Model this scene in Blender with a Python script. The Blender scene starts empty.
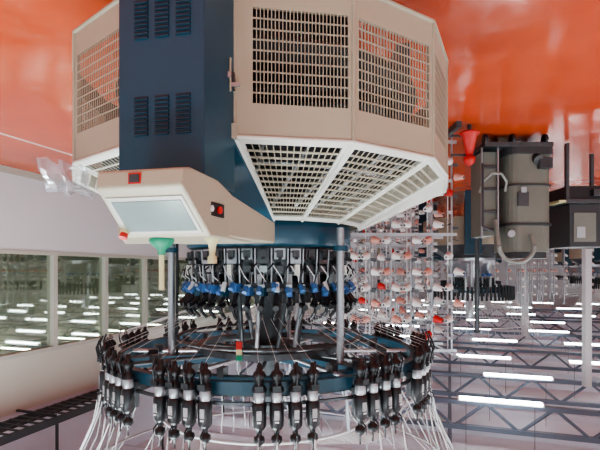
import bpy, math, random
from mathutils import Vector, Matrix, noise as mnoise
random.seed(7)
# ------------------------------------------------------------ materials
def mat(name, col, rough=0.5, metal=0.0, noise=0.0, nscale=8, bump=0.0, emit=None, estr=0, trans=0, coat=0, alpha=1):
    m = bpy.data.materials.new(name); m.use_nodes = True
    nt = m.node_tree; b = nt.nodes["Principled BSDF"]
    b.inputs["Base Color"].default_value = (*col, 1)
    b.inputs["Roughness"].default_value = rough
    b.inputs["Metallic"].default_value = metal
    if coat: b.inputs["Coat Weight"].default_value = coat
    if emit:
        b.inputs["Emission Color"].default_value = (*emit, 1); b.inputs["Emission Strength"].default_value = estr
    if noise or bump:
        tc = nt.nodes.new("ShaderNodeTexCoord")
        n = nt.nodes.new("ShaderNodeTexNoise"); n.inputs["Scale"].default_value = nscale; n.inputs["Detail"].default_value = 4
        nt.links.new(tc.outputs["Object"], n.inputs["Vector"])
        if noise:
            r = nt.nodes.new("ShaderNodeMixRGB"); r.blend_type = 'MIX'
            r.inputs[1].default_value = (*[c*(1-noise) for c in col], 1)
            r.inputs[2].default_value = (*[min(1, c*(1+noise)) for c in col], 1)
            nt.links.new(n.outputs["Fac"], r.inputs[0]); nt.links.new(r.outputs[0], b.inputs["Base Color"])
        if bump:
            bp = nt.nodes.new("ShaderNodeBump"); bp.inputs["Strength"].default_value = bump; bp.inputs["Distance"].default_value = 0.01
            nt.links.new(n.outputs["Fac"], bp.inputs["Height"]); nt.links.new(bp.outputs[0], b.inputs["Normal"])
    return m
BEIGE = mat("beige_paint", (0.36,0.315,0.235), 0.42, noise=0.05, nscale=3)
BEIGEIN = mat("beige_grille_paint", (0.34,0.30,0.225), 0.45)
CREAM = mat("cream_paint", (0.60,0.59,0.53), 0.4)
BLUE = mat("dark_blue_paint", (0.011,0.050,0.080), 0.36, noise=0.1, nscale=3)
BLUED = mat("louver_blue", (0.002,0.010,0.020), 0.5)
BRBLUE = mat("bright_blue_plastic", (0.05,0.14,0.34), 0.4)
STEEL = mat("steel", (0.42,0.43,0.45), 0.3, 1.0, noise=0.25, nscale=30)
ALU = mat("aluminium", (0.42,0.43,0.45), 0.35, 0.8)
DSTEEL = mat("dark_steel", (0.09,0.095,0.10), 0.4, 0.8, noise=0.2, nscale=30)
BLACK = mat("black_plastic", (0.010,0.010,0.012), 0.35)
DARK = mat("interior_dark", (0.02,0.02,0.024), 0.6, noise=0.3)
FAB = mat("grey_fabric_roll", (0.22,0.22,0.24), 0.9, noise=0.1)
WHITE = mat("white_plastic", (0.62,0.63,0.64), 0.4)
LABEL = mat("grey_label", (0.33,0.34,0.35), 0.4)
YARN = mat("yarn_white", (0.66,0.65,0.64), 0.9, bump=0.4, nscale=60)
PINK = mat("yarn_pink", (0.58,0.30,0.25), 0.9, bump=0.4, nscale=60)
RED = mat("red_plastic", (0.50,0.02,0.014), 0.4)
GREEN = mat("green_plastic", (0.01,0.22,0.12), 0.4)
YELLOW = mat("yellowish_lens", (0.58,0.53,0.30), 0.4)
SCREEN = mat("screen_glass", (0.18,0.23,0.22), 0.14, coat=0.4, noise=0.12, nscale=6)
SFRAME = mat("screen_frame", (0.40,0.39,0.35), 0.4)
GREYG = mat("grey_green_paint", (0.15,0.155,0.13), 0.45, noise=0.15, nscale=4)
GREYD = mat("charcoal_paint", (0.03,0.032,0.035), 0.45, noise=0.1)
HOSE = mat("hose_grey", (0.22,0.23,0.21), 0.5)
TRUSS = mat("truss_paint", (0.13,0.16,0.21), 0.5)
CEIL = mat("ceiling_paint", (0.62,0.63,0.70), 0.7, noise=0.05, nscale=0.5)
WALLP = mat("wall_paint", (0.66,0.68,0.70), 0.6, noise=0.03, nscale=1)
WALLB = mat("wall_beige_paint", (0.56,0.55,0.48), 0.6, noise=0.04, nscale=1)
MULL = mat("mullion_paint", (0.46,0.46,0.40), 0.45)
LAMP = mat("fluorescent_tube", (1,1,1), 0.4, emit=(0.90,0.98,1.0), estr=24)
LAMP2 = mat("annex_tube", (1,1,1), 0.4, emit=(0.95,1,0.95), estr=45)
GFLOOR = mat("annex_floor", (0.22,0.24,0.20), 0.3, noise=0.2, nscale=1)
GWALL = mat("annex_wall", (0.38,0.37,0.31), 0.7, noise=0.1, nscale=1)
LINE = mat("floor_line_paint", (0.70,0.5,0.45), 0.4)
def mixmat(name, fac, tcol, gcol, rough):
    M_=bpy.data.materials.new(name); M_.use_nodes=True
    nt=M_.node_tree; nt.nodes.clear()
    o=nt.nodes.new("ShaderNodeOutputMaterial"); mx=nt.nodes.new("ShaderNodeMixShader"); mx.inputs[0].default_value=fac
    t=nt.nodes.new("ShaderNodeBsdfTransparent"); t.inputs[0].default_value=(*tcol,1)
    g=nt.nodes.new("ShaderNodeBsdfGlossy"); g.inputs["Roughness"].default_value=rough; g.inputs[0].default_value=(*gcol,1)
    nt.links.new(t.outputs[0],mx.inputs[1]); nt.links.new(g.outputs[0],mx.inputs[2]); nt.links.new(mx.outputs[0],o.inputs[0]); return M_
GLASS=mixmat("window_glass",.38,(.70,.74,.66),(.8,.84,.80),.03)
FILM=mixmat("clear_plastic_film",.36,(.98,.98,.99),(.8,.8,.85),.28)
FLOOR = bpy.data.materials.new("red_epoxy_floor"); FLOOR.use_nodes = True
nt = FLOOR.node_tree; b = nt.nodes["Principled BSDF"]
tc = nt.nodes.new("ShaderNodeTexCoord")
n1 = nt.nodes.new("ShaderNodeTexNoise"); n1.inputs["Scale"].default_value = .9; n1.inputs["Detail"].default_value = 3
nt.links.new(tc.outputs["Object"], n1.inputs["Vector"])
cr = nt.nodes.new("ShaderNodeValToRGB")
cr.color_ramp.elements[0].position = 0.3; cr.color_ramp.elements[0].color = (0.48,0.066,0.022,1)
cr.color_ramp.elements[1].position = 0.72; cr.color_ramp.elements[1].color = (0.56,0.092,0.034,1)
nt.links.new(n1.outputs["Fac"], cr.inputs[0]); nt.links.new(cr.outputs[0], b.inputs["Base Color"])
n2 = nt.nodes.new("ShaderNodeTexNoise"); n2.inputs["Scale"].default_value = 4; n2.inputs["Detail"].default_value = 3
nt.links.new(tc.outputs["Object"], n2.inputs["Vector"])
mr = nt.nodes.new("ShaderNodeMapRange"); mr.inputs[1].default_value=.3; mr.inputs[2].default_value=.7; mr.inputs[3].default_value = 0.10; mr.inputs[4].default_value = 0.22
nt.links.new(n2.outputs["Fac"], mr.inputs[0]); nt.links.new(mr.outputs[0], b.inputs["Roughness"])
bp = nt.nodes.new("ShaderNodeBump"); bp.inputs["Strength"].default_value = 0.16; bp.inputs["Distance"].default_value = 0.03
nt.links.new(n2.outputs["Fac"], bp.inputs["Height"]); nt.links.new(bp.outputs[0], b.inputs["Normal"])

# ------------------------------------------------------------ mesh builder
class MB:
    def __init__(s): s.v=[]; s.f=[]; s.mi=[]; s.sm=[]; s.m=[]
    def idx(s, m):
        if m not in s.m: s.m.append(m)
        return s.m.index(m)
    def add(s, vs, fs, m, smooth=False):
        o=len(s.v); s.v += [tuple(v) for v in vs]; k=s.idx(m)
        for f in fs: s.f.append([i+o for i in f]); s.mi.append(k); s.sm.append(smooth)
    def box(s, c, d, m, rz=0, M=None):
        x,y,z=[a/2 for a in d]
        vs=[Vector((sx*x,sy*y,sz*z)) for sz in(-1,1) for sx,sy in((-1,-1),(1,-1),(1,1),(-1,1))]
        R=M if M else Matrix.Rotation(rz,3,'Z')
        vs=[R@v+Vector(c) for v in vs]
        s.add(vs,[(3,2,1,0),(4,5,6,7),(0,1,5,4),(1,2,6,5),(2,3,7,6),(3,0,4,7)],m)
    def prism(s, bot, top, m):
        n=len(bot)
        s.add(list(bot)+list(top),[tuple(range(n))[::-1],tuple(range(n,2*n))]+[(i,(i+1)%n,(i+1)%n+n,i+n) for i in range(n)],m)
    def slab(s, q, th, m):
        q=[Vector(p) for p in q]; nrm=(q[1]-q[0]).cross(q[3]-q[0])
        if nrm.length<1e-9: return
        nrm=nrm.normalized()*th
        s.prism(q,[p+nrm for p in q],m)
    def cyl(s, p0, p1, r0, m, r1=None, seg=12, smooth=True):
        p0=Vector(p0); p1=Vector(p1); r1=r0 if r1 is None else r1
        d=(p1-p0).normalized(); a=Vector((0,0,1)) if abs(d.z)<.9 else Vector((1,0,0))
        x=d.cross(a).normalized(); y=d.cross(x)
        vs=[]
        for p,r in((p0,r0),(p1,r1)):
            for i in range(seg):
                t=2*math.pi*i/seg; vs.append(p+x*r*math.cos(t)+y*r*math.sin(t))
        s.add(vs,[(i,(i+1)%seg,(i+1)%seg+seg,i+seg) for i in range(seg)],m,smooth)
        s.add(vs,[tuple(range(seg)),tuple(range(seg,2*seg))],m)
    def lathe(s, prof, m, c=(0,0,0), seg=16, M=None, caps=True, smooth=True):
        c=Vector(c); vs=[]
        for r,z in prof:
            for i in range(seg):
                t=2*math.pi*i/seg; p=Vector((r*math.cos(t),r*math.sin(t),z))
                if M: p=M@p
                vs.append(p+c)
        n=len(prof)
        s.add(vs,[(j*seg+i,j*seg+(i+1)%seg,(j+1)*seg+(i+1)%seg,(j+1)*seg+i) for j in range(n-1) for i in range(seg)],m,smooth)
        if caps: s.add(vs,[tuple(range(seg))[::-1],tuple(range((n-1)*seg,n*seg))],m)
    def ring(s, c, r0, r1, z0, z1, m, seg=64):
        s.lathe([(r0,z0),(r1,z0),(r1,z1),(r0,z1),(r0,z0)],m,c,seg,caps=False,smooth=False)
    def path(s, pts, r, m, seg=6):
        for a,b2 in zip(pts[:-1],pts[1:]): s.cyl(a,b2,r,m,seg=seg)
    def torus(s,c,R,r,m,seg=48,ss=6):
        pts=[(c[0]+R*math.cos(2*math.pi*i/seg),c[1]+R*math.sin(2*math.pi*i/seg),c[2]) for i in range(seg+1)]
        s.path(pts,r,m,ss)
    def obj(s, name, parent=None, bevel=0):
        me=bpy.data.meshes.new(name); me.from_pydata(s.v,[],s.f)
        for m in s.m: me.materials.append(m)
        me.polygons.foreach_set("material_index",s.mi); me.polygons.foreach_set("use_smooth",s.sm)
        me.update()
        o=bpy.data.objects.new(name,me); bpy.context.scene.collection.objects.link(o)
        if parent: o.parent=parent
        if bevel:
            md=o.modifiers.new("bevel","BEVEL"); md.width=bevel; md.segments=2; md.limit_method='ANGLE'
        return o
def empty(name, loc=(0,0,0)):
    e=bpy.data.objects.new(name,None); e.location=loc; bpy.context.scene.collection.objects.link(e); return e
def inst(o, name, parent=None, M=None):
    k=bpy.data.objects.new(name,o.data); bpy.context.scene.collection.objects.link(k)
    if parent: k.parent=parent
    if M is not None: k.matrix_local=M
    return k
# ------------------------------------------------------------ room frame
TH=math.radians(18.4); UX=Vector((math.cos(TH),math.sin(TH),0)); WX=Vector((-math.sin(TH),math.cos(TH),0))
def R(u,w,z): return UX*u+WX*w+Vector((0,0,z))
def rbox(mb,u0,u1,w0,w1,z0,z1,m):
    mb.prism([R(u0,w0,z0),R(u1,w0,z0),R(u1,w1,z0),R(u0,w1,z0)],[R(u0,w0,z1),R(u1,w0,z1),R(u1,w1,z1),R(u0,w1,z1)],m)
UW=6.1; W0,W1=-6,44; UL=-26; ZC=5.1
mb=MB(); rbox(mb,UL,UW,W0,W1,-0.1,0,FLOOR); mb.obj("floor")
mb=MB(); rbox(mb,4.65,4.70,W0,W1,0,0.002,LINE); mb.obj("floor_marking_line")
mb=MB(); rbox(mb,UL,UW+0.2,W0,W1,ZC,ZC+.1,CEIL); mb.obj("ceiling")
mb=MB()
rbox(mb,UW,UW+.2,W0,W1,0,1.2,WALLP); rbox(mb,UW,UW+.2,W0,W1,2.8,3.62,WALLB); rbox(mb,UW,UW+.2,W0,W1,3.62,ZC,CEIL)
mb.obj("wall_right")
mb=MB(); rbox(mb,UL,UW,W1,W1+.2,0,ZC,WALLP); mb.obj("wall_far")
mb=MB(); rbox(mb,UL-.2,UL,W0,W1,0,ZC,WALLP); mb.obj("wall_left")
mb=MB(); rbox(mb,UW-.02,UW+.0,W0,W1,0,0.1,MULL); mb.obj("baseboard_right")
k=0; w=3.4
while w<16:
    mb=MB()
    rbox(mb,UW+.06,UW+.075,w+.04,w+1.11,1.26,2.74,GLASS)
    rbox(mb,UW-.01,UW+.12,w-.04,w+.04,1.2,2.8,MULL)
    rbox(mb,UW-.01,UW+.12,w+.04,w+1.11,1.2,1.26,MULL); rbox(mb,UW-.01,UW+.12,w+.04,w+1.11,2.74,2.8,MULL)
    k+=1; mb.obj("window_%d"%k); w+=1.15
mb=MB(); rbox(mb,UW,UW+.2,W0,3.36,1.2,2.8,WALLP); rbox(mb,UW,UW+.2,w-.04,W1,1.2,2.8,WALLP); mb.obj("trim_1")
mb=MB(); rbox(mb,UW+.2,16,-2,24,-.1,0,GFLOOR); mb.obj("annex_floor")
mb=MB(); rbox(mb,16,16.2,-2,24,0,ZC,GWALL); rbox(mb,UW+.2,16,24,24.2,0,ZC,GWALL); mb.obj("annex_wall")
mb=MB(); rbox(mb,UW+.2,16.2,-2,24.2,ZC-.6,ZC-.5,GWALL); mb.obj("annex_ceiling")
mb=MB()
for i in range(4):
    for j in range(8):
        rbox(mb,7.6+i*2.3,9.0+i*2.3,2+j*2.6,2.08+j*2.6,4.38,4.43,LAMP2)
        rbox(mb,7.6+i*2.3,9.0+i*2.3,1.98+j*2.6,2.10+j*2.6,4.43,4.48,GREYG)
mb.obj("annex_strip_lights")
mb=MB()
for uu in (5.35,5.6,5.85): rbox(mb,uu-.015,uu+.015,-2,30,3.6,3.64,GREYD)
for uu in (5.33,5.87): rbox(mb,uu-.01,uu+.01,-2,30,3.6,3.7,GREYD)
for i in range(160): rbox(mb,5.33,5.87,-1.9+i*.15,-1.87+i*.15,3.59,3.61,GREYD)
for i in range(12): rbox(mb,5.32,5.35,i*2.5,i*2.5+.03,3.65,ZC,GREYD); rbox(mb,5.35,6.1,i*2.5,i*2.5+.03,3.57,3.6,GREYD)
mb.obj("cable_tray")
mb=MB()
for wt in (4.7,9.8,12.3,16.5,21,27,34):
    z0,z1=4.15,4.75
    rbox(mb,UL,UW,wt-.06,wt+.06,z0,z0+.09,TRUSS); rbox(mb,UL,UW,wt-.06,wt+.06,z1-.09,z1,TRUSS)
    n=52; du=(UW-UL)/n
    for i in range(n):
        a=(z0+.04,z1-.04) if i%2 else (z1-.04,z0+.04)
        mb.cyl(R(UL+i*du,wt,a[0]),R(UL+(i+1)*du,wt,a[1]),.035,TRUSS,seg=6)
mb.obj("roof_trusses")
mb=MB()
for u in range(-24,6,6): rbox(mb,u-.04,u+.04,W0,W1,4.76,4.86,TRUSS)
for i in range(30): rbox(mb,UL,UW,W0+.5+i*1.6,W0+.56+i*1.6,4.95,ZC,CEIL)
mb.obj("roof_purlins")
allmb=MB()
for j,wv in enumerate([-4,-1.5,1.2,3.0,5.0,9.3,11.6,13.9,17.3,20.5,24,28,33,38]):
    for i in range(9):
        u=4.3-i*2.9+(0.6 if j%2 else 0)
        if u>5 or (u>3 and 3<wv<8): continue
        rbox(allmb,u-.75,u+.75,wv-.025,wv+.025,3.99,4.04,WHITE)
        for s in(-1,1): rbox(allmb,u-.72,u+.72,wv+s*.05-.018,wv+s*.05+.018,3.965,4.0,LAMP)
        for q in(-.74,.74): rbox(allmb,u+q-.015,u+q+.015,wv-.075,wv+.075,3.96,4.03,WHITE)
        for q in(-.6,.6): allmb.cyl(R(u+q,wv,4.03),R(u+q,wv,ZC),.006,DSTEEL,seg=5)
allmb.obj("ceiling_strip_lights")

# ------------------------------------------------------------ main machine
KM=empty("circular_knitting_machine")
C=Vector((.17,2.52,0))
def P(ang,r,z): a=math.radians(ang); return Vector((C.x+r*math.cos(a),C.y+r*math.sin(a),z))
def panel(mb,q,hole,nu,nv,fm,bm,th=.012,bw=.3,bh=.22,bt=.005):
    q=[Vector(p) for p in q]
    def B(u,v): return (q[0]*(1-u)+q[1]*u)*(1-v)+(q[3]*(1-u)+q[2]*u)*v
    def S(u0,u1,v0,v1,m,t=th): mb.slab([B(u0,v0),B(u1,v0),B(u1,v1),B(u0,v1)],-t,m)
    if not hole: S(0,1,0,1,fm); return
    a,b2,c,d=hole
    S(0,a,0,1,fm); S(b2,1,0,1,fm); S(a,b2,0,c,fm); S(a,b2,d,1,fm)
    du=(b2-a)/nu; dv=(d-c)/nv
    for i in range(1,nu): S(a+(i-bw/2)*du,a+(i+bw/2)*du,c,d,bm,bt)
    for j in range(1,nv): S(a,b2,c+(j-bh/2)*dv,c+(j+bh/2)*dv,bm,bt*1.2)
Z0,Z1,ZS=.5,1.05,1.275
angs=[-87-24*k for k in range(0,15)]
out=[P(a,1.0,0) for a in angs]
out[3]=Vector((-.70,2.15,0))
def oz(i,z): v=out[i%15].copy(); v.z=z; return v
inn=[P(a,.5,ZS) for a in angs]; inn[0]=P(-96,.5,ZS); 
mbp=MB(); mbs=MB()
for i in range(14):
    A,B2=i,i+1
    q=[oz(A,Z0),oz(B2,Z0),oz(B2,Z1),oz(A,Z1)]
    hole=(.15,.955,.19,.785) if i==0 else (.06,.94,.19,.785)
    panel(mbp,[q[1],q[0],q[3],q[2]],(1-hole[1],1-hole[0],hole[2],hole[3]),26 if i==0 else 24,9,BEIGE,BEIGEIN,th=.012,bw=.26,bh=.14,bt=.003)
    s=[oz(A,Z1),oz(B2,Z1),inn[B2%15],inn[A]]
    sh=None if i in (3,6,9) else (.06,.94,.06,.94)
    panel(mbs,[s[1],s[0],s[3],s[2]],sh,14,13,CREAM,BEIGEIN,th=.010,bw=.16,bh=.26,bt=.003)
mbp.obj("grille_panels",KM); mbs.obj("sloped_guard_panels",KM)
mb=MB()
for i in range(14):
    for z in(Z0,Z1): mb.cyl(oz(i,z),oz(i+1,z),.009,BEIGE if z==Z0 else CREAM,seg=8)
    mb.cyl(oz(i,Z0),oz(i,Z1),.007,BEIGE,seg=8)
    mb.cyl(oz(i,Z1),inn[i],.008,CREAM,seg=8)
mb.obj("panel_rims",KM)
mb=MB()
for z in (.87,):
    mb.box((.235,1.505,z),(.035,.02,.055),DSTEEL); mb.cyl((.235,1.49,z-.012),(.235,1.475,z-.012),.010,ALU); mb.box((.215,1.495,z+.015),(.03,.012,.012),ALU)
    mb.cyl((.23,1.485,z-.07),(.23,1.485,z+.04),.004,BEIGE,seg=6)
mb.box((.225,1.51,1.035),(.03,.02,.05),BEIGE)
mb.obj("panel_latches",KM)
t=Vector((.974,.226,0)); ov=Vector((.226,-.974,0))
mb=MB()
fp=[Vector((.285,1.33,0)),Vector((.562,1.394,0)),Vector((.615,1.64,0)),Vector((.22,1.525,0))]
mb.prism(fp,[p+Vector((0,0,1.24)) for p in fp],BLUE)
for a in (50,110):
    c=P(a,.50,.5); mb.box(c,(.28,.24,1.0),BLUE,rz=math.radians(a))
leg=mb.obj("support_legs",KM,bevel=.006)
mb=MB()
fd=(fp[1]-fp[0]).normalized(); fn=Vector((fd.y,-fd.x,0))
for cx in (.065,.135,.205):
    for zc in (.735,1.03,.30):
        for j in range(9):
            c=fp[0]+fd*cx+fn*.001+Vector((0,0,zc+(j-4)*.0135))
            mb.box(c,(.046,.006,.0055),BLUED,rz=math.atan2(fd.y,fd.x))
            mb.box(c+Vector((0,0,.005)),(.046,.012,.003),BLUE,rz=math.atan2(fd.y,fd.x))
mb.obj("leg_louvers",KM)
mb=MB()
o0=[P(-87,1.0,Z1-.03),P(-62,1.0,Z1-.03),P(-62,.48,ZS-.03),P(-97,.48,ZS-.03)]
mb.prism(o0,[p+Vector((0,0,.05)) for p in o0],BLUE)
mb.obj("leg_shoulder",KM,bevel=.005)
mb=MB()
mb.ring(C,.0,.45,1.26,1.275,DSTEEL); mb.lathe([(.30,ZS-.03),(.44,ZS-.03),(.45,ZS-.02),(.45,1.375),(.44,1.388),(.1,1.388)],BLUE,C,64)
mb.obj("machine_bed",KM)
mb=MB()
mb.lathe([(.24,.15),(.24,1.2)],DARK,C,32)
mb.cyl((C.x-.6,C.y,.72),(C.x+.6,C.y,.72),.19,FAB,seg=28); mb.cyl((C.x-.7,C.y-.3,.90),(C.x+.7,C.y-.3,.90),.05,STEEL,seg=20)
mb.cyl((C.x-.7,C.y-.3,.6),(C.x+.7,C.y-.3,.6),.05,DSTEEL,seg=20)
mb.lathe([(.02,.62),(.80,.62),(.80,.60),(.02,.60)],DARK,C,32)
mb.lathe([(.02,1.0),(.86,1.0),(.86,.985),(.02,.985)],DARK,C,32)  # dark disc added under the sloped guards to paint the interior shade
for a in range(-170,-50,13): mb.cyl(P(a,.80,1.01),P(a+9,.46,1.2),.009,ALU,seg=6)
mb.torus((C.x,C.y,1.06),.68,.014,STEEL)
for sx in(-.68,.68): mb.box((C.x+sx,C.y,.68),(.06,.6,.6),BLUE)
mb.cyl((C.x,C.y,0),(C.x,C.y,.2),.45,DARK,seg=32)
mb.obj("fabric_takedown_and_shade_disc",KM)
cm=Vector((.405,1.155,0))
def K(tt,rr,z): v=cm+t*tt+ov*rr; v.z=z; return v
prof=[(-.03,1.235),(.015,1.245),(.02,1.29),(-.15,1.405),(-.5,1.405),(-.5,1.30),(-.2,1.235)]
mb=MB()
L=[K(.122+(.03 if i in(3,4) else 0),r,z) for i,(r,z) in enumerate(prof)]
Rr=[K(-.122,r,z) for r,z in prof]
mb.prism(L,Rr,BEIGE)
hb=[Vector((.272,1.26,1.236)),Vector((.097,1.76,1.315)),Vector((.70,1.80,1.315)),Vector((.55,1.36,1.236))]
ht=[Vector((v.x,v.y,1.396)) for v in hb]
mb.prism(hb,ht,BEIGE)
mb.obj("console_housing",KM,bevel=.006)
mb=MB()
def SF(a,b3,lift=0):
    p0=K(.122,.02,1.29).lerp(K(-.122,.02,1.29),a); p1=K(.152,-.15,1.405).lerp(K(-.122,-.15,1.405),a)
    n=(K(-.122,.02,1.29)-K(.122,.02,1.29)).cross(K(.122,-.15,1.405)-K(.122,.02,1.29)).normalized()
    if n.z<0: n=-n
    return p0.lerp(p1,b3)+n*lift
def sf(a0,a1,b0,b1,lift,th,m):
    q=[SF(a0,b0,lift),SF(a1,b0,lift),SF(a1,b1,lift),SF(a0,b1,lift)]
    tp=[SF(a0,b0,lift+th),SF(a1,b0,lift+th),SF(a1,b1,lift+th),SF(a0,b1,lift+th)]
    mb.prism(q,tp,m)
sf(.05,.94,.17,.9,0,.003,SFRAME); sf(.10,.90,.24,.84,.003,.0015,SCREEN)
mb.obj("console_screen",KM)
mb=MB()
mb.box(K(.01,.0175,1.268),(.036,.004,.028),RED,rz=math.atan2(t.y,t.x)); mb.box(K(.01,.0195,1.268),(.028,.004,.020),DSTEEL,rz=math.atan2(t.y,t.x))
mb.obj("maker_badge",KM)
mb=MB()
mb.cyl(K(.13,-.12,1.384),K(.13,-.115,1.396),.013,YELLOW); mb.cyl(K(.13,-.115,1.395),K(.13,-.107,1.409),.012,RED)
hd=(hb[1]-hb[0]); hd.z=0; hd.normalize(); hn=Vector((hd.y,-hd.x,0)); hn=-hn if hn.x>0 else hn
c=hb[0]+hd*.045; c.z=1.325
ra=math.atan2(hd.y,hd.x)
mb.box(c+hn*.006,(.105,.016,.040),BLACK,rz=ra)
mb.cyl(c+hn*.012-hd*.022,c+hn*.018-hd*.022,.009,WHITE); mb.cyl(c+hn*.012+hd*.022,c+hn*.02+hd*.022,.011,RED)
mb.obj("console_buttons",KM)
mb=MB()
mb.lathe([(.036,0),(.038,.008),(.030,.02),(.012,.035),(.010,.05)],GREEN,(.415,1.35,1.405)); mb.cyl((.415,1.35,1.45),(.415,1.35,1.56),.008,YELLOW)
mb.lathe([(.022,0),(.024,.012),(.012,.03),(.008,.06),(.014,.065),(.014,.085)],YELLOW,(.265,1.36,1.395))
mb.obj("signal_lamps",KM)
# knitting head
mb=MB()
mb.lathe([(.40,1.388),(.40,1.44),(.385,1.45),(.37,1.52),(.30,1.53),(.1,1.53)],DSTEEL,C,64,smooth=False)
mb.lathe([(.33,1.53),(.35,1.56),(.35,1.60),(.31,1.62),(.12,1.63)],DSTEEL,C,64,smooth=False); mb.lathe([(.07,1.6),(.07,1.98)],GREYD,C,32)
for a in range(0,360,40): mb.cyl(P(a,.2,1.62),P(a+12,.16,1.93),.012,ALU if a%80 else DSTEEL,seg=8)
for i in range(36):
    a=i*10; ra=math.radians(a)
    h=.05+.02*(i%2)
    mb.box(P(a,.415,1.40+h/2),(.05,.052,h),STEEL if i%3 else DSTEEL,rz=ra); mb.box(P(a,.445,1.425),(.012,.03,.035),DSTEEL,rz=ra)
    mb.cyl(P(a,.44,1.445),P(a,.458,1.445),.008,BLACK,seg=8); mb.cyl(P(a+2.6,.44,1.415),P(a+2.6,.447,1.415),.005,DSTEEL,seg=6)
    mb.cyl(P(a+5,.44,1.40),P(a+5,.43,1.56),.005,ALU,seg=6)
    mb.box(P(a,.41,1.495),(.05,.036,.03),STEEL if i%2 else DSTEEL,rz=ra); mb.box(P(a+3,.40,1.545),(.035,.022,.05),LABEL if i%2 else BLACK,rz=ra)
    mb.path([P(a+4,.44,1.47),P(a+7,.47,1.50),P(a+8,.45,1.56)],.004,BLACK,5)
    mb.path([P(a-2,.44,1.56),P(a,.475,1.53),P(a+4,.46,1.48)],.0025,WHITE,5)
    if i%4==1: mb.box(P(a,.455,1.50),(.02,.022,.05),CREAM,rz=ra)
mb.obj("cam_boxes",KM)
mb=MB()
mb.ring(C,.40,.43,1.585,1.60,DSTEEL)
for i in range(44):
    a=i*360/44; ra=math.radians(a); dz=.012*math.sin(i*2.3)
    mb.box(P(a,.435,1.595+dz),(.05,.024,.040),BRBLUE if i%3 else BLUE,rz=ra+.3); mb.cyl(P(a,.41,1.58),P(a,.40,1.49),.004,STEEL,seg=5)
    mb.cyl(P(a+2,.45,1.575+dz),P(a+2,.475,1.60+dz),.012,BRBLUE,seg=8)
    mb.box(P(a+4,.425,1.63),(.035,.02,.05),BLACK,rz=ra)
    mb.box(P(a+1,.44,1.575),(.02,.03,.014),STEEL,rz=ra)
    mb.path([P(a,.43,1.61),P(a+1,.47,1.66),P(a+1,.46,1.70),P(a+1,.43,1.73)],.009,BLACK,5)
    mb.cyl(P(a+1,.44,1.665),P(a+1,.49,1.675),.014,BLACK,seg=8)
    if i%4==0: mb.cyl(P(a,.44,1.56),P(a,.46,1.60),.012,WHITE,seg=8)
mb.obj("yarn_guides",KM)
mb=MB()
for a in (-133,-20,100): mb.cyl(P(a,.53,1.30),P(a,.53,1.98),.018,ALU,seg=16); mb.cyl(P(a,.53,1.385),P(a,.53,1.41),.035,BLUE,seg=16)
for a in(-136,-16): mb.cyl(P(a,.50,1.30),P(a,.50,1.95),.008,DSTEEL,seg=8)
for a in (-133,-20,100):
    mb.box((P(a,.42,1.965)),(.84,.07,.05),WHITE if a==100 else BLUE,rz=math.radians(a))
mb.lathe([(.14,1.90),(.14,1.99),(.05,2.0),(.05,2.3)],DSTEEL,C,32,smooth=False); mb.torus((C.x,C.y,1.86),.5,.010,DSTEEL)
mb.ring(C,.60,.64,1.95,1.965,BLUE)
mb.ring(C,.36,.40,1.90,1.93,DSTEEL)
for a in range(0,360,30): mb.cyl(P(a,.1,1.95),P(a,.77,1.95),.010,DSTEEL if a%60 else ALU,seg=8)
for a in range(0,360,15): mb.box(P(a,.62,1.935),(.05,.03,.04),DSTEEL,rz=math.radians(a))
mb.obj("upper_columns",KM)
RZ=1.98
mb=MB()
mb.ring(C,.765,.80,RZ-.05,RZ,BLUE,seg=96); mb.ring(C,.75,.765,RZ+.005,RZ+.015,DSTEEL,seg=96); mb.ring(C,.80,.815,RZ+.025,RZ+.035,DSTEEL,seg=96)
mb.obj("feeder_ring",KM)
mb=MB(); mb.box(P(-78,.5,1.84),(.026,.026,.034),RED); mb.box(P(-78,.5,1.87),(.026,.026,.026),YELLOW); mb.box(P(-78,.5,1.895),(.026,.026,.026),GREEN); mb.cyl(P(-78,.5,1.90),P(-78,.5,1.96),.008,ALU)
mb.obj("stop_indicator",KM)
f=MB()
f.box((.0,0,0),(.07,.02,.022),BLACK)
f.lathe([(.006,-.13),(.010,-.125),(.010,-.108),(.020,-.10),(.027,-.085),(.016,-.07),(.016,-.055),(.027,-.04),(.027,-.028)],BLACK,(.045,0,0),12)
f.lathe([(.020,-.028),(.022,-.025),(.022,.008),(.020,.012)],ALU,(.045,0,0),12)
f.lathe([(.022,.012),(.027,.02),(.027,.10),(.020,.112),(.012,.118),(.010,.135),(.020,.142),(.022,.158),(.013,.170),(.005,.174),(.004,.21)],BLACK,(.045,0,0),12)
f.box((.0725,0,.055),(.003,.018,.035),LABEL); f.box((.074,0,.08),(.002,.014,.006),WHITE)
f.path([(.03,0,-.03),(.075,0,-.05),(.085,0,-.10),(.07,0,-.14)],.0045,BLACK,5); f.path([(.045,.0,.11),(.08,0,.13),(.08,0,.165)],.003,BLACK,5)
f.box((.075,0,-.045),(.012,.03,.02),BLACK)
f.box((.01,0,.05),(.03,.012,.10),DSTEEL)
fo=None; tb=MB(); yn=MB()
for g in range(13):
    for j in range(4):
        a=-98+(g*360/13)+(j-1.5)*4.6
        M=Matrix.Translation(P(a,.80,RZ))@Matrix.Rotation(math.radians(a+random.uniform(-3,3)),4,'Z')
        if fo is None: fo=f.obj("yarn_feeder",KM); fo.matrix_local=M
        else: inst(fo,"yarn_feeder_%d"%(g*4+j),KM,M)
        p0=P(a,.88,RZ+.15); 
        tb.path([p0,P(a,.90,2.24),P(a+3,.96,2.38),P(a+5,1.08,2.62),P(a+7,1.3,2.85)],.0032,LABEL if j%2 else WHITE,5)
        yn.path([P(a,.845,RZ-.13),P(a+6,.46,1.72)],.0009,YARN,4)
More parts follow.
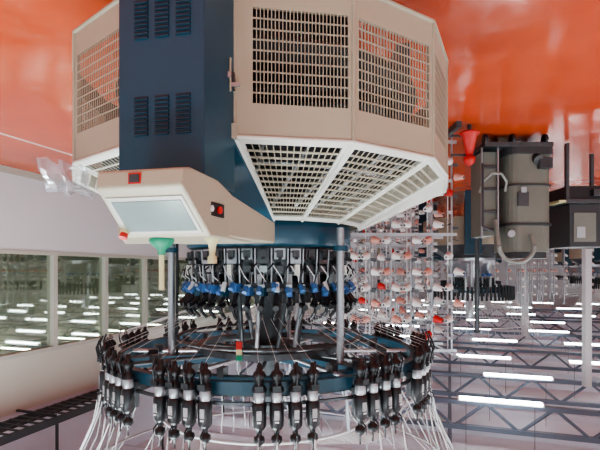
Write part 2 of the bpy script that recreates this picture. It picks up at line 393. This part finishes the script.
tb.torus((C.x,C.y,2.25),.58,.007,WHITE); tb.torus((C.x,C.y,2.62),1.08,.007,ALU)
for a in(-133,-20,100): tb.cyl(P(a,.58,2.25),P(a,.56,1.95),.008,ALU)
tb.obj("yarn_tubes",KM); yn.obj("yarn_strands",KM)
vs=[];fs=[];nx=14;ny=10
for j in range(ny+1):
    for i in range(nx+1):
        p=Vector((.85+.18*i/nx, 1.76+.08*j/ny+.04*math.sin(i*.9), 1.09+.11*j/ny-.02*i/nx))
        p+=mnoise.noise_vector(p*16)*.025
        vs.append(p)
for j in range(ny):
    for i in range(nx): fs.append((j*(nx+1)+i,j*(nx+1)+i+1,(j+1)*(nx+1)+i+1,(j+1)*(nx+1)+i))
mb=MB(); mb.add(vs,fs,FILM,False); mb.obj("plastic_film",KM)

# ------------------------------------------------------------ side creels
def creel(name,x0,x1,y0,rows,npost,zlo,zhi,cone=False):
    e=empty(name)
    mb=MB(); cn=MB()
    for r in range(rows):
        y=y0+r*.45
        for i in range(npost):
            x=x0+(x1-x0)*i/(npost-1)+r*.07
            mb.cyl((x,y,0),(x,y,zhi+.1),.012,ALU,seg=8); mb.cyl((x+.04,y,.3),(x+.04,y,zhi+.1),.005,WHITE,seg=5)
            z=zlo; jj=0
            while z<zhi:
                s=1 if (i+jj)%2 else -1
                mb.cyl((x,y,z),(x+s*.06,y-.05,z+.02),.005,DSTEEL,seg=5)
                mb.box((x-s*.03,y-.03,z+.05),(.05,.02,.03),LABEL if jj%2 else DSTEEL)
                mm=random.choice([YARN]*7+[PINK]*4+[RED]*1) 
                d=Vector((s*.06,-.08,.02)).normalized(); p=Vector((x+s*.035,y-.03,z+.01))
                if random.random()<.68:
                    cn.cyl(p,p+d*.09,.042,mm,r1=.025,seg=12); cn.cyl(p+d*.09,p+d*.105,.010,DSTEEL,seg=8)
                z+=.165; jj+=1
        for z in (.15,zhi*.5,zhi+.1): mb.box(((x0+x1)/2,y,z),(abs(x1-x0)+.1,.03,.03),ALU)
    for i in range(npost):
        x=x0+(x1-x0)*i/(npost-1); mb.box((x,y0+(rows-1)*.225,.03),(.05,rows*.45,.06),DSTEEL); mb.box((x,y0+(rows-1)*.225,zhi+.13),(.02,rows*.45,.02),ALU)
    if cone:
        cx,cy=x1-.15,y0-.1
        mb.box((x1-.08,cy+.05,.30),(.2,.02,.02),DSTEEL); mb.box((x1-.08,cy+.05,.10),(.2,.02,.02),DSTEEL)
        mb.cyl((cx,cy,.0),(cx,cy,.10),.02,DSTEEL)
        cn.lathe([(.0,.0),(.10,.0),(.10,.02),(.075,.03),(.038,.22),(.034,.24),(.055,.25),(.06,.29),(.045,.32),(.02,.34)],RED,(cx,cy,.08),20)
    mb.obj("creel_frame",e); cn.obj("yarn_cones",e)
creel("yarn_creel",-.52,-1.60,4.75,2,6,.35,2.25,True)
creel("yarn_creel.001",-.6,-2.1,7.3,2,7,.5,2.2)
mb=MB()
for i in range(14):
    x=-.55-i*.06; mb.path([(x,4.8,2.35),(x,4.6,2.6),(x*.6,3.6,2.8),(C.x-.2-.03*i,2.9,2.62)],.003,WHITE,5)
mb.obj("creel_tubes",KM)

# ------------------------------------------------------------ dust extractor
G=empty("dust_extractor")
mb=MB()
def rr(cx,cy,wx,wy,z0,z1,m,rad=.05,seg=5):
    pts=[]
    sg=[(1,1),(-1,1),(-1,-1),(1,-1)]
    for k,(sx,sy) in enumerate(sg):
        for s in range(seg+1):
            a=math.radians(90*k+90*s/seg); pts.append((cx+sx*(wx/2-rad)+rad*math.cos(a),cy+sy*(wy/2-rad)+rad*math.sin(a)))
    mb.prism([Vector((x,y,z0)) for x,y in pts],[Vector((x,y,z1)) for x,y in pts],m)
rr(-2.55,5.2,.50,.5,.2,1.30,GREYG,.14); rr(-2.55,5.2,.54,.54,.14,.22,GREYD,.12); rr(-2.55,5.2,.52,.52,.98,1.01,GREYD,.12); rr(-2.55,5.2,.44,.44,1.30,1.37,GREYD,.1)
rr(-2.55,5.2,.52,.52,.55,.57,GREYD,.12)
mb.box((-2.40,5.2,.12),(.75,.55,.05),DSTEEL)
rr(-2.12,5.2,.18,.34,.18,1.12,GREYG,.03)
for z in (.35,.6,.85,1.05): mb.box((-2.12,5.02,z),(.19,.02,.03),DSTEEL)
for x in(-2.2,-2.02): mb.cyl((x,5.0,.14),(x,5.0,1.15),.012,ALU,seg=8)
for x in(-2.72,-2.36,-2.06):
    for y in (4.98,5.42): mb.cyl((x,y,.06),(x+.03,y,.06),.06,BLACK,seg=16); mb.box((x+.015,y,.11),(.04,.05,.04),DSTEEL)
mb.box((-2.45,4.94,.72),(.12,.02,.16),DSTEEL); mb.box((-2.45,4.93,.62),(.06,.02,.06),LABEL); mb.cyl((-2.32,4.96,1.1),(-2.32,4.93,1.1),.04,ALU)
mb.cyl((-2.60,5.2,.12),(-2.60,4.9,.3),.05,GREYD); mb.box((-2.68,4.95,.33),(.14,.12,.12),GREYD)
mb.obj("body",G,bevel=.004)
mb=MB()
pts=[(-2.16,4.98,.95)]
for i in range(22):
    a=math.pi*i/21; pts.append((-2.34+.19*math.cos(a),4.86,1.24+.18*math.sin(a)))
pts+=[(-2.53,4.92,1.12)]
mb.path(pts,.024,HOSE,10)
pts=[(-1.97,4.85,.35+.06*i) if i<12 else (-1.97-.04*(i-12),4.85,1.03+.02*(i-12)) for i in range(16)]
mb.path(pts,.014,DSTEEL,8)
mb.path([(-1.95,4.9,.66),(-1.98,4.85,.54),(-2.06,4.83,.46),(-2.17,4.85,.46),(-2.24,4.88,.54),(-2.24,4.92,.64)],.014,HOSE,8); mb.obj("hose",G)
E=empty("electrical_cabinet_cart")
mb=MB()
mb.box((-3.42,5.5,.98),(.55,.5,.50),GREYD); mb.box((-3.32,5.245,1.0),(.26,.01,.34),GREYG); mb.box((-3.27,5.235,1.06),(.10,.008,.13),LABEL)
mb.box((-3.42,5.5,.70),(.66,.56,.05),DSTEEL)
for x in(-3.72,-3.12):
    for y in(5.26,5.74): mb.box((x,y,.35),(.04,.04,.66),DSTEEL)
for i in range(6): mb.box((-3.60,5.235,.82+i*.05),(.14,.01,.015),BLACK)
mb.box((-3.42,5.5,.60),(.60,.5,.16),BLACK); mb.box((-3.55,5.22,.60),(.3,.03,.08),DSTEEL)
mb.box((-3.08,5.35,.70),(.14,.25,.03),YELLOW)
mb.obj("body",E,bevel=.004)
mb=MB(); mb.box((-6.5,10.2,2.07),(.14,.14,4.14),WHITE); mb.box((-6.5,10.2,.05),(.3,.3,.1),DSTEEL); mb.obj("building_column")
mb=MB(); mb.box((-9,18,2.07),(.2,.2,4.14),WHITE); mb.box((-9,18,.05),(.4,.4,.1),DSTEEL); mb.obj("building_column.001")
mb=MB(); mb.cyl((-2.38,6.05,1.0),(-2.38,6.05,2.3),.03,DSTEEL); mb.cyl((-2.38,6.05,0),(-2.38,6.05,1.0),.045,DSTEEL); mb.cyl((-2.38,6.05,2.3),(-2.38,6.05,2.34),.045,GREYD); mb.cyl((-2.38,6.05,0),(-2.38,6.05,.03),.14,GREYD);mb.obj("cable_pole")
# ------------------------------------------------------------ background machines
bm=MB()
def octp(r,z,n=10): return [Vector((r*math.cos(2*math.pi*i/n),r*math.sin(2*math.pi*i/n),z)) for i in range(n)]
bm.prism(octp(.95,.45),octp(.95,1.0),BEIGE); bm.prism(octp(.9,1.0),octp(.5,1.25),DARK); bm.lathe([(.5,1.25),(.5,1.38),(.4,1.4),(.4,1.65),(.1,1.66),(.08,2.5)],STEEL,seg=24)
for a in (30,150,270):
    x,y=math.cos(math.radians(a)),math.sin(math.radians(a))
    bm.box((x,y,.6),(.3,.3,1.2),BLUE,rz=math.radians(a)); bm.cyl((x*.5,y*.5,1.3),(x*.5,y*.5,1.95),.03,ALU); bm.box((x*.4,y*.4,1.95),(.8,.06,.05),BLUE,rz=math.radians(a))
bm.ring((0,0,0),.78,.82,1.9,1.95,BLUE,seg=32); bm.torus((0,0,2.6),1.1,.01,WHITE,seg=24)
for i in range(60):
    a=math.radians(i*6); x,y=math.cos(a),math.sin(a)
    bm.cyl((x*.85,y*.85,1.83),(x*.85,y*.85,2.1),.024,BLACK,seg=6); bm.cyl((x*.88,y*.88,2.1),(x*1.3,y*1.3,2.8),.005,WHITE,seg=4)
    if i%3==0: bm.box((x*.42,y*.42,1.6),(.05,.04,.05),BRBLUE,rz=a)
for sx in (1.7,2.1,2.5):
    for yy in (-.8,-.4,0,.4,.8):
        bm.cyl((sx,yy,0),(sx,yy,2.4),.015,ALU,seg=6)
        for k in range(9): bm.cyl((sx,yy-.03,.5+k*.2),(sx,yy-.12,.53+k*.2),.04,(YARN,PINK,YARN,YARN)[k%4],r1=.025,seg=8)
b0=bm.obj("circular_knitting_machine.001"); b0.location=R(-.4,10.2,0); b0.rotation_euler=(0,0,.3)
k=2
for u,w in ((-5.2,11.6),(-9.8,11.9),(-.6,14.8),(-5.2,17),(-10.5,17),(-.9,20.5),(-6,23),(-12,24),(3.2,9.5),(3.0,15),(-15,31),(-7,31),(-1,28)):
    o=inst(b0,"circular_knitting_machine.%03d"%k); o.location=R(u,w,0); o.rotation_euler=(0,0,.3+k); k+=1
# ------------------------------------------------------------ lighting
def area(u,w,e,sx=1.5,sy=.3):
    l=bpy.data.lights.new("strip_lamp","AREA"); l.shape='RECTANGLE'; l.size=sx; l.size_y=sy; l.energy=e; l.color=(.84,.97,1.0)
    o=bpy.data.objects.new("strip_lamp",l); bpy.context.scene.collection.objects.link(o); o.location=R(u,w,3.93); o.rotation_euler=(0,0,TH)
for u,w in ((1.4,-1.5),(-1.5,-1.5),(-4.4,1.2),(1.4,1.2),(4.3,3),(-4.4,5.2)): area(u,w,95)
W=bpy.data.worlds.new("hall_ambient"); bpy.context.scene.world=W; W.use_nodes=True
W.node_tree.nodes["Background"].inputs[0].default_value=(.76,.93,1,1); W.node_tree.nodes["Background"].inputs[1].default_value=1.25
# ------------------------------------------------------------ camera (phone held upside down)
cd=bpy.data.cameras.new("camera"); cam=bpy.data.objects.new("camera",cd); bpy.context.scene.collection.objects.link(cam)
cd.sensor_width=36; cd.lens=27; cd.shift_y=.075; cd.clip_end=200
cam.matrix_world=Matrix.Translation((0,0,1.5))@Matrix.Rotation(math.radians(90),4,'X')@Matrix.Rotation(math.pi,4,'Z')
bpy.context.scene.camera=cam
try: bpy.context.scene.view_settings.look='AgX - Medium High Contrast'
except Exception: pass
